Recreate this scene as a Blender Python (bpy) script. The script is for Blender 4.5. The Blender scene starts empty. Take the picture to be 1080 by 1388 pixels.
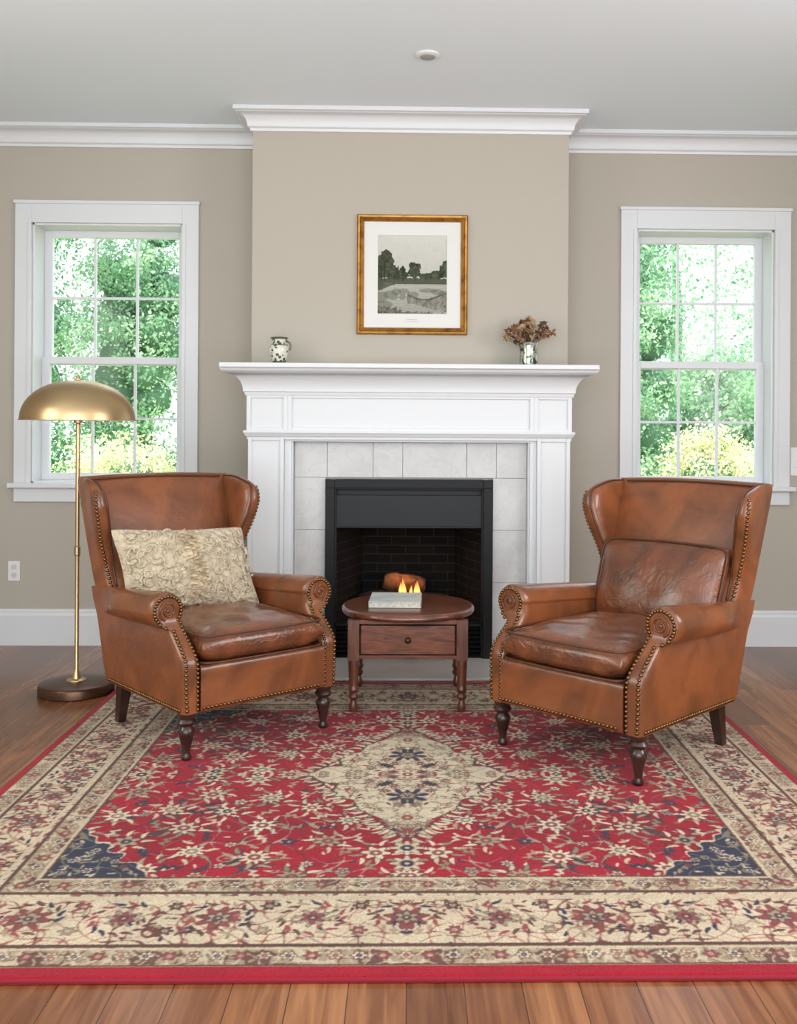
import bpy, math, random
import numpy as np
from mathutils import Vector, Matrix, Euler
random.seed(7); np.random.seed(7)
scn=bpy.context.scene
scn.view_settings.view_transform='Standard'
COL=scn.collection
# ---------------------------------------------------------------- helpers
def lin(c):
    return tuple(((x/255)/12.92 if x/255<=0.04045 else ((x/255+0.055)/1.055)**2.4) for x in c)
def L4(c): return lin(c)+(1.0,)
class MB:
    def __init__(s): s.v=[]; s.f=[]; s.mi=[]; s.m=0
    def add(s,vs,fs,M=None):
        o=len(s.v)
        if M is not None: vs=[tuple(M@Vector(p)) for p in vs]
        s.v+= [tuple(p) for p in vs]
        for f in fs: s.f.append(tuple(i+o for i in f)); s.mi.append(s.m)
    def box(s,a,b,M=None):
        x0,y0,z0=a; x1,y1,z1=b
        vs=[(x0,y0,z0),(x1,y0,z0),(x1,y1,z0),(x0,y1,z0),(x0,y0,z1),(x1,y0,z1),(x1,y1,z1),(x0,y1,z1)]
        s.add(vs,[(0,3,2,1),(4,5,6,7),(0,1,5,4),(1,2,6,5),(2,3,7,6),(3,0,4,7)],M)
    def lathe(s,prof,n=32,M=None,sx=1,sy=1):
        vs=[];fs=[]
        k=len(prof)
        for (r,z) in prof:
            for i in range(n):
                a=2*math.pi*i/n; vs.append((r*math.cos(a)*sx,r*math.sin(a)*sy,z))
        for j in range(k-1):
            for i in range(n):
                i2=(i+1)%n
                fs.append((j*n+i,j*n+i2,(j+1)*n+i2,(j+1)*n+i))
        fs.append(tuple(range(n-1,-1,-1))); fs.append(tuple((k-1)*n+i for i in range(n)))
        s.add(vs,fs,M)
    def tube(s,pts,r,n=8,closed=False,M=None,cap=True):
        pts=[Vector(p) for p in pts]; N=len(pts); vs=[];fs=[]
        up=None
        rr=r if hasattr(r,'__len__') else [r]*N
        for i,p in enumerate(pts):
            if closed: t=(pts[(i+1)%N]-pts[i-1])
            else: t=(pts[min(i+1,N-1)]-pts[max(i-1,0)])
            if t.length<1e-9: t=Vector((0,0,1))
            t.normalize()
            if up is None:
                up=Vector((0,0,1)) if abs(t.z)<.9 else Vector((1,0,0))
            a=(up-t*up.dot(t))
            if a.length<1e-5: a=Vector((1,0,0))-t*t.x
            a.normalize(); up=a; b=t.cross(a)
            for k in range(n):
                an=2*math.pi*k/n
                vs.append(tuple(p+(a*math.cos(an)+b*math.sin(an))*rr[i]))
        for i in range(N if closed else N-1):
            j=(i+1)%N
            for k in range(n):
                k2=(k+1)%n
                fs.append((i*n+k,i*n+k2,j*n+k2,j*n+k))
        if not closed and cap:
            fs.append(tuple(range(n-1,-1,-1))); fs.append(tuple((N-1)*n+k for k in range(n)))
        s.add(vs,fs,M)
    def sphere(s,c,r,n=10,m=6,sc=(1,1,1),M=None):
        vs=[(c[0],c[1],c[2]+r*sc[2])];fs=[]
        for j in range(1,m):
            ph=math.pi*j/m
            for i in range(n):
                a=2*math.pi*i/n
                vs.append((c[0]+r*sc[0]*math.sin(ph)*math.cos(a),c[1]+r*sc[1]*math.sin(ph)*math.sin(a),c[2]+r*sc[2]*math.cos(ph)))
        vs.append((c[0],c[1],c[2]-r*sc[2])); e=len(vs)-1
        for i in range(n): fs.append((0,1+i,1+(i+1)%n))
        for j in range(m-2):
            for i in range(n):
                i2=(i+1)%n; fs.append((1+j*n+i,1+(j+1)*n+i,1+(j+1)*n+i2,1+j*n+i2))
        for i in range(n): fs.append((e,1+(m-2)*n+(i+1)%n,1+(m-2)*n+i))
        s.add(vs,fs,M)
    def slab(s,nu,nv,fn,M=None):
        """fn(u,v)->(top,bottom) in -1..1; boundary welded."""
        vs=[];fs=[];T={};B={}
        for i in range(nu+1):
            u=-math.cos(math.pi*i/nu)
            for j in range(nv+1):
                v=-math.cos(math.pi*j/nv)
                t,b=fn(u,v)
                T[i,j]=len(vs); vs.append(tuple(t))
                if i in(0,nu) or j in (0,nv): B[i,j]=T[i,j]
                else: B[i,j]=len(vs); vs.append(tuple(b))
        for i in range(nu):
            for j in range(nv):
                fs.append((T[i,j],T[i+1,j],T[i+1,j+1],T[i,j+1]))
                fs.append((B[i,j],B[i,j+1],B[i+1,j+1],B[i+1,j]))
        s.add(vs,fs,M)
    def sweep(s,path,prof,M=None):
        P=[Vector((p[0],p[1])) for p in path]; vs=[];fs=[];k=len(prof)
        for i,p in enumerate(P):
            ds=[]
            if i>0: ds.append((P[i]-P[i-1]).normalized())
            if i<len(P)-1: ds.append((P[i+1]-P[i]).normalized())
            ns=[Vector((d.y,-d.x)) for d in ds]
            mt=ns[0] if len(ns)==1 else (ns[0]+ns[1])/(1+ns[0].dot(ns[1]))
            for (o,z) in prof:
                q=p+mt*o; vs.append((q.x,q.y,z))
        for i in range(len(P)-1):
            for j in range(k):
                j2=(j+1)%k; fs.append((i*k+j,i*k+j2,(i+1)*k+j2,(i+1)*k+j))
        fs.append(tuple(range(k))); fs.append(tuple((len(P)-1)*k+j for j in range(k-1,-1,-1)))
        s.add(vs,fs,M)
    def build(s,name,mat,parent=None,smooth=False,angle=None,bevel=0,sub=0,loc=None,label=None,fixn=True,stuff=False):
        me=bpy.data.meshes.new(name); me.from_pydata(s.v,[],s.f)
        mats=mat if isinstance(mat,(list,tuple)) else [mat]
        for m in mats: me.materials.append(m)
        if len(mats)>1: me.polygons.foreach_set('material_index',s.mi)
        if fixn:
            import bmesh
            bm=bmesh.new(); bm.from_mesh(me); bmesh.ops.recalc_face_normals(bm,faces=bm.faces); bm.to_mesh(me); bm.free()
        if smooth or angle:
            me.polygons.foreach_set('use_smooth',[True]*len(me.polygons))
            if angle:
                me.set_sharp_from_angle(angle=math.radians(angle))
        me.update()
        ob=bpy.data.objects.new(name,me); COL.objects.link(ob)
        if parent: ob.parent=parent
        if loc: ob.location=loc
        if bevel:
            b=ob.modifiers.new('b','BEVEL'); b.width=bevel; b.segments=2; b.limit_method='ANGLE'; b.angle_limit=math.radians(40)
        if sub:
            b=ob.modifiers.new('s','SUBSURF'); b.levels=sub; b.render_levels=sub
        if label: ob['label']=label
        if stuff: ob['kind']='stuff'
        return ob
def thing(name,label,cat,loc=(0,0,0),rz=0,group=None):
    e=bpy.data.objects.new(name,None); e.empty_display_size=.1; COL.objects.link(e)
    e.location=loc; e.rotation_euler=(0,0,rz); e['label']=label; e['category']=cat
    if group: e['group']=group
    return e
def top(ob,label,cat,group=None):
    ob['label']=label; ob['category']=cat
    if group: ob['group']=group
    return ob
def struct(ob,label=None,cat=None):
    ob['kind']='structure'
    if label: ob['label']=label
    if cat: ob['category']=cat
    return ob
# ---------------------------------------------------------------- materials
def mat(name,base=(200,200,200),rough=.5,metal=0,bump=None,vary=None,coat=0,spec=.5,sheen=0,emit=None,coord='Object'):
    m=bpy.data.materials.new(name); m.use_nodes=True; nt=m.node_tree; N=nt.nodes; Lk=nt.links
    b=N['Principled BSDF']
    b.inputs['Base Color'].default_value=L4(base); b.inputs['Roughness'].default_value=rough
    b.inputs['Metallic'].default_value=metal; b.inputs['Coat Weight'].default_value=coat; b.inputs['Coat Roughness'].default_value=.15
    b.inputs['Specular IOR Level'].default_value=spec
    if sheen: b.inputs['Sheen Weight'].default_value=sheen
    tc=N.new('ShaderNodeTexCoord')
    m['tc']=tc.name
    if vary: # (scale, colour2, lo, hi, distortion)
        n=N.new('ShaderNodeTexNoise'); n.inputs['Scale'].default_value=vary[0]; n.inputs['Detail'].default_value=6
        n.inputs['Distortion'].default_value=vary[4] if len(vary)>4 else 0
        Lk.new(tc.outputs[coord],n.inputs['Vector'])
        r=N.new('ShaderNodeValToRGB'); r.color_ramp.elements[0].position=vary[2]; r.color_ramp.elements[1].position=vary[3]
        r.color_ramp.elements[0].color=L4(base); r.color_ramp.elements[1].color=L4(vary[1])
        Lk.new(n.outputs['Fac'],r.inputs['Fac']); Lk.new(r.outputs['Color'],b.inputs['Base Color'])
    if bump: # list of (scale,strength,dist[,distortion])
        prev=None
        for q in bump:
            sc,st,di=q[:3]
            n=N.new('ShaderNodeTexNoise'); n.inputs['Scale'].default_value=sc; n.inputs['Detail'].default_value=5
            n.inputs['Distortion'].default_value=q[3] if len(q)>3 else .6
            Lk.new(tc.outputs[coord],n.inputs['Vector'])
            bp=N.new('ShaderNodeBump'); bp.inputs['Strength'].default_value=st; bp.inputs['Distance'].default_value=di
            Lk.new(n.outputs['Fac'],bp.inputs['Height'])
            if prev: Lk.new(prev.outputs['Normal'],bp.inputs['Normal'])
            prev=bp
        Lk.new(prev.outputs['Normal'],b.inputs['Normal'])
    if emit:
        b.inputs['Emission Color'].default_value=L4(emit[0]); b.inputs['Emission Strength'].default_value=emit[1]
    return m
M_wall=mat('wall_paint',(180,173,161),.85,bump=[(180,.05,.002)])
M_ceil=mat('ceiling_paint',(234,243,250),.9,bump=[(150,.04,.002)])
M_white=mat('white_trim_paint',(218,220,222),.38,bump=[(60,.03,.002)])
M_leather=mat('tan_leather',(139,79,44),.31,vary=(4.5,(96,55,31),.36,.72,1.4),bump=[(8,.3,.02),(22,.12,.01,2.5),(380,.18,.002)],coat=.4)
M_leather2=mat('seat_leather',(124,69,40),.25,vary=(5,(82,47,29),.34,.70,1.6),bump=[(6,.55,.03),(13,.4,.014,3),(380,.15,.002)],coat=.55)
M_piping=mat('leather_piping',(80,45,26),.38)
M_nail=mat('brass_nailhead',(124,94,62),.3,metal=1)
M_darkwood=mat('dark_turned_wood',(56,34,27),.3,vary=(12,(36,20,16),.4,.7),coat=.3)
M_brass=mat('brushed_brass',(204,176,134),.34,metal=1,bump=[(90,.03,.001)])
M_bronze=mat('dark_bronze',(90,62,46),.32,metal=.7)
M_black=mat('black_metal',(13,13,15),.5,bump=[(300,.1,.001)],spec=.3)
M_dgrey=mat('charcoal_metal',(34,35,38),.5,spec=.3)
M_gold=mat('antique_gold_frame',(176,126,58),.38,metal=.75,vary=(25,(120,78,34),.45,.75))
M_mat=mat('mat_board',(222,221,218),.9)
M_plastic=mat('white_plastic',(228,229,228),.35)
def wood(name,c1,c2,sc=(1,1,1),rough=.35,coat=.2,wscale=8):
    m=bpy.data.materials.new(name); m.use_nodes=True; nt=m.node_tree; N=nt.nodes; K=nt.links; b=N['Principled BSDF']
    tc=N.new('ShaderNodeTexCoord'); mp=N.new('ShaderNodeMapping'); mp.inputs['Scale'].default_value=sc
    K.new(tc.outputs['Object'],mp.inputs['Vector'])
    n=N.new('ShaderNodeTexNoise'); n.inputs['Scale'].default_value=wscale; n.inputs['Detail'].default_value=8; n.inputs['Distortion'].default_value=1.2
    K.new(mp.outputs['Vector'],n.inputs['Vector'])
    r=N.new('ShaderNodeValToRGB'); r.color_ramp.elements[0].position=.35; r.color_ramp.elements[1].position=.68
    r.color_ramp.elements[0].color=L4(c1); r.color_ramp.elements[1].color=L4(c2)
    K.new(n.outputs['Fac'],r.inputs['Fac']); K.new(r.outputs['Color'],b.inputs['Base Color'])
    b.inputs['Roughness'].default_value=rough; b.inputs['Coat Weight'].default_value=coat
    bp=N.new('ShaderNodeBump'); bp.inputs['Strength'].default_value=.08; bp.inputs['Distance'].default_value=.003
    K.new(n.outputs['Fac'],bp.inputs['Height']); K.new(bp.outputs['Normal'],b.inputs['Normal'])
    return m
M_table=wood('reddish_wood',(82,44,29),(124,70,45),(2,12,12),.28,.3,4)
M_tableL=wood('reddish_wood_leg',(76,42,28),(110,62,40),(12,12,2),.32,.2,4)
def floor_mat():
    m=bpy.data.materials.new('oak_plank_floor'); m.use_nodes=True; nt=m.node_tree; N=nt.nodes; K=nt.links; b=N['Principled BSDF']
    tc=N.new('ShaderNodeTexCoord'); mp=N.new('ShaderNodeMapping'); mp.inputs['Rotation'].default_value=(0,0,math.radians(90))
    K.new(tc.outputs['Object'],mp.inputs['Vector'])
    br=N.new('ShaderNodeTexBrick'); br.inputs['Scale'].default_value=1; br.inputs['Brick Width'].default_value=1.5; br.inputs['Row Height'].default_value=.124
    br.inputs['Mortar Size'].default_value=.0011; br.inputs['Mortar Smooth'].default_value=.2; br.offset=.37; br.offset_frequency=2; br.inputs['Bias'].default_value=0
    br.inputs['Color1'].default_value=(0,0,0,1); br.inputs['Color2'].default_value=(1,1,1,1); br.inputs['Mortar'].default_value=(.5,.5,.5,1)
    K.new(mp.outputs['Vector'],br.inputs['Vector'])
    rp=N.new('ShaderNodeValToRGB'); e=rp.color_ramp.elements; e[0].color=L4((124,79,50)); e[1].color=L4((174,119,78))
    x=rp.color_ramp.elements.new(.5); x.color=L4((150,97,62))
    K.new(br.outputs['Color'],rp.inputs['Fac'])
    mp2=N.new('ShaderNodeMapping'); mp2.inputs['Scale'].default_value=(24,1.4,1)
    K.new(tc.outputs['Object'],mp2.inputs['Vector'])
    n=N.new('ShaderNodeTexNoise'); n.inputs['Scale'].default_value=1.6; n.inputs['Detail'].default_value=8; n.inputs['Distortion'].default_value=1.0
    K.new(mp2.outputs['Vector'],n.inputs['Vector'])
    r2=N.new('ShaderNodeValToRGB'); r2.color_ramp.elements[0].position=.35; r2.color_ramp.elements[1].position=.7
    r2.color_ramp.elements[0].color=L4((190,176,166)); r2.color_ramp.elements[1].color=(1,1,1,1)
    K.new(n.outputs['Fac'],r2.inputs['Fac'])
    mx=N.new('ShaderNodeMix'); mx.data_type='RGBA'; mx.blend_type='MULTIPLY'; mx.inputs['Factor'].default_value=1
    K.new(rp.outputs['Color'],mx.inputs['A']); K.new(r2.outputs['Color'],mx.inputs['B'])
    # knots
    mpk=N.new('ShaderNodeMapping'); mpk.inputs['Scale'].default_value=(1.0,.55,1); K.new(tc.outputs['Object'],mpk.inputs['Vector'])
    vo=N.new('ShaderNodeTexVoronoi'); vo.inputs['Scale'].default_value=3.2; K.new(mpk.outputs['Vector'],vo.inputs['Vector'])
    rk=N.new('ShaderNodeValToRGB'); rk.color_ramp.elements[0].position=.02; rk.color_ramp.elements[0].color=(1,1,1,1); rk.color_ramp.elements[1].position=.055; rk.color_ramp.elements[1].color=(0,0,0,1)
    K.new(vo.outputs['Distance'],rk.inputs['Fac'])
    mk=N.new('ShaderNodeMix'); mk.data_type='RGBA'; mk.inputs['B'].default_value=L4((76,46,30)); K.new(mx.outputs['Result'],mk.inputs['A'])
    kf=N.new('ShaderNodeMath'); kf.operation='MULTIPLY'; kf.inputs[1].default_value=.65; K.new(rk.outputs['Color'],kf.inputs[0]); K.new(kf.outputs[0],mk.inputs['Factor'])
    mx2=N.new('ShaderNodeMix'); mx2.data_type='RGBA'; mx2.inputs['B'].default_value=L4((54,33,24))
    K.new(mk.outputs['Result'],mx2.inputs['A']); K.new(br.outputs['Fac'],mx2.inputs['Factor'])
    K.new(mx2.outputs['Result'],b.inputs['Base Color'])
    b.inputs['Roughness'].default_value=.22
    bp=N.new('ShaderNodeBump'); bp.inputs['Strength'].default_value=.25; bp.inputs['Distance'].default_value=.002; bp.invert=True
    K.new(br.outputs['Fac'],bp.inputs['Height'])
    bp2=N.new('ShaderNodeBump'); bp2.inputs['Strength'].default_value=.05; bp2.inputs['Distance'].default_value=.003
    K.new(n.outputs['Fac'],bp2.inputs['Height']); K.new(bp.outputs['Normal'],bp2.inputs['Normal']); K.new(bp2.outputs['Normal'],b.inputs['Normal'])
    return m
M_floor=floor_mat()
def marble():
    m=mat('white_marble',(188,186,184),.3,vary=(3,(200,199,197),.3,.6,1.5))
    nt=m.node_tree;N=nt.nodes;K=nt.links;b=N['Principled BSDF']
    tc=N[m['tc']]; n=N.new('ShaderNodeTexNoise'); n.inputs['Scale'].default_value=5; n.inputs['Detail'].default_value=8; n.inputs['Distortion'].default_value=2.5
    K.new(tc.outputs['Object'],n.inputs['Vector'])
    r=N.new('ShaderNodeValToRGB'); e=r.color_ramp.elements; e[0].position=.47; e[0].color=(0,0,0,1); e[1].position=.5; e[1].color=(1,1,1,1)
    q=e.new(.53); q.color=(0,0,0,1)
    K.new(n.outputs['Fac'],r.inputs['Fac'])
    src=b.inputs['Base Color'].links[0].from_socket
    mx=N.new('ShaderNodeMix'); mx.data_type='RGBA'; mx.inputs['B'].default_value=L4((160,158,157))
    ma=N.new('ShaderNodeMath'); ma.operation='MULTIPLY'; ma.inputs[1].default_value=.24
    K.new(r.outputs['Color'],ma.inputs[0]); K.new(ma.outputs[0],mx.inputs['Factor']); K.new(src,mx.inputs['A']); K.new(mx.outputs['Result'],b.inputs['Base Color'])
    return m
M_marble=marble()
M_grout=mat('grout',(150,147,143),.9)
def brickmat():
    m=bpy.data.materials.new('sooty_firebrick'); m.use_nodes=True; nt=m.node_tree; N=nt.nodes; K=nt.links; b=N['Principled BSDF']
    tc=N.new('ShaderNodeTexCoord'); sp=N.new('ShaderNodeSeparateXYZ'); K.new(tc.outputs['Object'],sp.inputs[0])
    ad=N.new('ShaderNodeMath'); ad.operation='ADD'; K.new(sp.outputs[0],ad.inputs[0]); K.new(sp.outputs[1],ad.inputs[1])
    cb=N.new('ShaderNodeCombineXYZ'); K.new(ad.outputs[0],cb.inputs[0]); K.new(sp.outputs[2],cb.inputs[1])
    br=N.new('ShaderNodeTexBrick'); br.inputs['Scale'].default_value=1; br.inputs['Brick Width'].default_value=.16; br.inputs['Row Height'].default_value=.05
    br.inputs['Mortar Size'].default_value=.003; br.inputs['Color1'].default_value=L4((25,22,21)); br.inputs['Color2'].default_value=L4((15,14,14)); br.inputs['Mortar'].default_value=L4((44,40,38))
    K.new(cb.outputs[0],br.inputs['Vector']); K.new(br.outputs['Color'],b.inputs['Base Color']); b.inputs['Roughness'].default_value=.9; b.inputs['Specular IOR Level'].default_value=.2
    return m
M_brick=brickmat()
def vcol(name,rough=.9,bump=(900,.3,.002),sheen=0):
    m=bpy.data.materials.new(name); m.use_nodes=True; nt=m.node_tree; N=nt.nodes; K=nt.links; b=N['Principled BSDF']
    a=N.new('ShaderNodeAttribute'); a.attribute_name='Col'
    K.new(a.outputs['Color'],b.inputs['Base Color']); b.inputs['Roughness'].default_value=rough; b.inputs['Specular IOR Level'].default_value=.15
    b.inputs['Sheen Weight'].default_value=sheen
    tc=N.new('ShaderNodeTexCoord'); n=N.new('ShaderNodeTexNoise'); n.inputs['Scale'].default_value=bump[0]; K.new(tc.outputs['Object'],n.inputs['Vector'])
    bp=N.new('ShaderNodeBump'); bp.inputs['Strength'].default_value=bump[1]; bp.inputs['Distance'].default_value=bump[2]
    K.new(n.outputs['Fac'],bp.inputs['Height']); K.new(bp.outputs['Normal'],b.inputs['Normal'])
    return m
def glassmat(name,tint=(1,1,1),fac=.06,rough=.02):
    m=bpy.data.materials.new(name); m.use_nodes=True; nt=m.node_tree; N=nt.nodes; K=nt.links
    N.remove(N['Principled BSDF']); o=N['Material Output']
    t=N.new('ShaderNodeBsdfTransparent'); t.inputs[0].default_value=tint+(1,)
    g=N.new('ShaderNodeBsdfGlossy'); g.inputs['Roughness'].default_value=rough
    mx=N.new('ShaderNodeMixShader'); mx.inputs[0].default_value=fac
    K.new(t.outputs[0],mx.inputs[1]); K.new(g.outputs[0],mx.inputs[2]); K.new(mx.outputs[0],o.inputs[0])
    return m
M_glass=glassmat('window_glass',(.98,.99,.985),.02,.08)
# ---------------------------------------------------------------- room
H=2.872; BH=.83; BD=-.33; RX=2.9; RY=-8.2
def cells(mb,x0,x1,z0,z1,y0,y1,holes):
    xs=sorted({x0,x1,*[h[0] for h in holes],*[h[1] for h in holes]}); zs=sorted({z0,z1,*[h[2] for h in holes],*[h[3] for h in holes]})
    for i in range(len(xs)-1):
        for j in range(len(zs)-1):
            cx=(xs[i]+xs[i+1])/2; cz=(zs[j]+zs[j+1])/2
            if any(h[0]<cx<h[1] and h[2]<cz<h[3] for h in holes): continue
            mb.box((xs[i],y0,zs[j]),(xs[i+1],y1,zs[j+1]))
WIN=[(-2.186,-1.176),(1.176,2.135)]; WT=2.456; WB=.895
holes=[(a+.09,b-.09,WB,WT-.115) for a,b in WIN]
mb=MB(); cells(mb,-RX,RX,0,H,0,.2,holes+[(-.5,.5,0,1.1)])
struct(mb.build('wall_back',M_wall))
mb=MB(); cells(mb,-BH,BH,0,H,BD,0,[(-.44,.44,0,.95)])
struct(mb.build('wall_chimney',M_wall))
mb=MB(); mb.box((-RX-.15,RY,0),(-RX,.2,H)); struct(mb.build('wall_left',M_wall))
mb=MB(); mb.box((RX,RY,0),(RX+.15,.2,H)); struct(mb.build('wall_right',M_wall))
mb=MB(); mb.box((-RX-.15,RY,-.1),(RX+.15,.2,0)); struct(mb.build('floor',M_floor))
mb=MB(); mb.box((-RX-.15,RY,H),(RX+.15,.2,H+.15)); struct(mb.build('ceiling',M_ceil))
cp=[(0,2.762),(.010,2.762),(.013,2.775),(.024,2.782)]+[(.024+.052*(1-math.cos(t)),2.782+.062*math.sin(t)) for t in [math.pi/2*k/7 for k in range(1,8)]]+[(.082,2.85),(.09,2.852),(.09,H),(0,H)]
mb=MB(); mb.sweep([(-RX,0),(-BH,0),(-BH,BD),(BH,BD),(BH,0),(RX,0)],cp); struct(mb.build('trim_1',M_white,angle=35),'white crown moulding','trim')
bp_=[(0,0),(.018,0),(.018,.165),(.012,.178),(.012,.19),(.006,.2),(0,.2)]
mb=MB(); mb.sweep([(-RX,0),(-BH,0),(-BH,BD)],bp_); struct(mb.build('baseboard_left',M_white))
mb=MB(); mb.sweep([(BH,BD),(BH,0),(RX,0)],bp_); struct(mb.build('baseboard_right',M_white))
mb=MB(); mb.sweep([(-RX,RY),(-RX,-.02)],bp_); struct(mb.build('baseboard_side',M_white))
# windows
for wi,(a,b) in enumerate(WIN):
    zt=WT; x0=a+.09; x1=b-.09; z0=WB; z1=zt-.115
    mb=MB()
    mb.box((a,-.02,z0),(x0,0,zt)); mb.box((x1,-.02,z0),(b,0,zt)); mb.box((x0,-.02,z1),(x1,0,zt))
    mb.box((a-.006,-.03,zt-.012),(b+.006,0,zt+.006))
    mb.box((a+.07,-.026,z0),(x0,-.02,z1)); mb.box((x1,-.026,z0),(b-.07,-.02,z1))
    mb.box((x0,0,z0),(x0+.012,.19,z1)); mb.box((x1-.012,0,z0),(x1,.19,z1)); mb.box((x0,0,z1-.012),(x1,.19,z1)); mb.box((x0,0,z0),(x1,.21,z0+.015))
    w=mb.build('window_%d'%(wi+1),M_white,bevel=.002); struct(w,'white double-hung window with six-over-six panes','window')
    mb=MB(); mb.box((a-.025,-.055,z0-.022),(b+.025,.02,z0+.004)); s_=mb.build('window_stool',M_white,w,bevel=.004); s_['kind']='structure'
    mb=MB(); mb.box((a,-.02,z0-.1),(b,0,z0-.022)); s_=mb.build('window_apron',M_white,w,bevel=.003); s_['kind']='structure'
    zm=1.583
    def sash(nm,ya,yb,za,zb):
        X0=x0+.012; X1=x1-.012; st=.045
        m_=MB(); m_.box((X0,ya,za),(X0+st,yb,zb)); m_.box((X1-st,ya,za),(X1,yb,zb)); m_.box((X0+st,ya,za),(X1-st,yb,za+.04)); m_.box((X0+st,ya,zb-.04),(X1-st,yb,zb))
        gx0=X0+st; gx1=X1-st; g0=za+.04; g1=zb-.04
        for k in (1,2):
            x=gx0+(gx1-gx0)*k/3; m_.box((x-.007,ya+.005,g0),(x+.007,yb-.005,g1))
        z=(g0+g1)/2; m_.box((gx0,ya+.006,z-.007),(gx1,yb-.006,z+.007))
        o=m_.build(nm,M_white,w,bevel=.002); o['kind']='structure'
        m_=MB(); ym=(ya+yb)/2; m_.add([(gx0,ym,g0),(gx1,ym,g0),(gx1,ym,g1),(gx0,ym,g1)],[(0,1,2,3)])
        o=m_.build('glass_pane',M_glass,w,fixn=False); o['kind']='structure'
    sash('upper_sash',.15,.18,zm-.02,z1-.012); sash('lower_sash',.115,.145,z0+.015,zm+.025)
# ceiling detector
e=thing('ceiling_fixture','small round white flush fixture on the ceiling','ceiling fixture',(.07,-1.12,H))
mb=MB(); mb.lathe([(.052,0),(.054,-.006),(.046,-.011),(.034,-.011)],32); mb.build('trim_ring',M_plastic,e,angle=40)
mb=MB(); mb.lathe([(.033,-.008),(.033,-.014),(.02,-.019),(.002,-.02)],24); mb.build('cover_disc',mat('grey_plastic',(150,152,152),.5),e,angle=40)
# outlets
e=thing('electrical_outlet','white wall outlet plate above the baseboard','outlet',(-2.186,-.0,.41))
mb=MB(); mb.box((-.033,-.006,-.055),(.033,0,.055)); mb.build('cover_plate',M_plastic,e,bevel=.003)
for z in(-.022,.022):
    mb=MB(); mb.lathe([(.015,0),(.015,.003)],20,Matrix.Translation((0,-.006,z))@Matrix.Rotation(math.pi/2,4,'X'))
    mb.build('socket',mat('socket_white',(205,205,202),.4),e)
e=thing('light_switch','white wall switch plate beside the window','light switch',(2.175,0,1.04))
mb=MB(); mb.box((-.03,-.006,-.08),(.036,0,.08)); mb.build('cover_plate',M_plastic,e,bevel=.003)
mb=MB(); mb.box((-.016,-.010,-.033),(.016,-.006,.033)); mb.build('rocker',M_plastic,e,bevel=.002)
# ---------------------------------------------------------------- mantel
e=thing('fireplace_mantel','white painted wood mantelpiece around the fireplace','mantelpiece',(0,BD,0))
mb=MB(); mb.box((-.95,-.26,1.510),(.95,0,1.534)); mb.build('mantel_shelf',M_white,e,bevel=.004)
prof=[(0,1.375),(.006,1.375),(.010,1.392),(.016,1.396)]+[(.016+.075*(1-math.cos(t)),1.40+.085*math.sin(t)) for t in [math.pi/2*k/8 for k in range(0,9)]]+[(.100,1.490),(.112,1.497),(.118,1.510),(0,1.510)]
mb=MB(); mb.sweep([(-.835,0),(-.835,-.12),(.835,-.12),(.835,0)],prof); mb.build('cornice_moulding',M_white,e,angle=30)
mb=MB()
mb.box((-.835,-.108,1.15),(.835,0,1.40))
def fr(x0,x1,z0,z1,t=.022,y=-.12,yb=-.10):
    mb.box((x0,y,z0),(x0+t,yb,z1)); mb.box((x1-t,y,z0),(x1,yb,z1)); mb.box((x0+t,y,z0),(x1-t,yb,z0+t)); mb.box((x0+t,y,z1-t),(x1-t,yb,z1))
fr(-.835,-.625,1.19,1.385); fr(-.625,.640,1.19,1.385); fr(.640,.835,1.19,1.385)
mb.build('frieze',M_white,e,bevel=.002)
mb=MB(); mb.sweep([(-.835,0),(-.835,-.12),(.835,-.12),(.835,0)],[(0,1.168),(.004,1.168),(.008,1.178),(.014,1.185),(.014,1.196),(0,1.196)]); mb.build('band_moulding',M_white,e,angle=35,label=None)
for s in(-1,1):
    mb=MB(); dx=.018 if s>0 else .004
    xa,xb=sorted((s*(.640+dx),s*.828))
    mb.box((xa,-.10,0),(xb,0,1.165))
    fr(xa,xb,.14,1.165,.02,-.112,-.095)
    mb.box((xa-.0,-.122,0),(xb+.0,-.09,.14))
    xa,xb=sorted((s*(.605+dx),s*(.640+dx))); mb.box((xa,-.085,0),(xb,0,1.165)); 
    xa,xb=sorted((s*(.597+dx),s*(.609+dx))); mb.box((xa,-.07,0),(xb,0,1.15))
    mb.build('pilaster',M_white,e,bevel=.002)
mb=MB(); mb.box((-.609,-.085,1.140),(.623,0,1.165)); mb.build('inner_header',M_white,e,bevel=.002)
# tile surround
e=thing('tile_surround','pale marble tile surround framing the firebox','tile surround',(0,BD,0))
mb=MB(); cells(mb,-.60,.615,0,1.14,-.012,0,[(-.437,.437,0,.945)]); mb.build('grout_bed',M_grout,e)
mb=MB()
def tile(x0,x1,z0,z1): mb.box((x0+.001,-.018,z0+.001),(x1-.001,-.004,z1-.001))
xs=[-.60,-.43,-.19,-.035,.30,.455,.615]
for i in range(6): tile(xs[i],xs[i+1],.953,1.14)
zs=[0,.13,.405,.68,.953]
for i in range(4): tile(-.60,-.437,zs[i],zs[i+1]); tile(.437,.615,zs[i],zs[i+1])
mb.build('marble_tiles',M_marble,e,bevel=.001)
mb=MB(); mb.box((-.85,-.79,0),(.85,-.352,.012)); o=mb.build('hearth_slab',M_marble,bevel=.003); top(o,'pale marble hearth slab flush with the floor','hearth')
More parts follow.
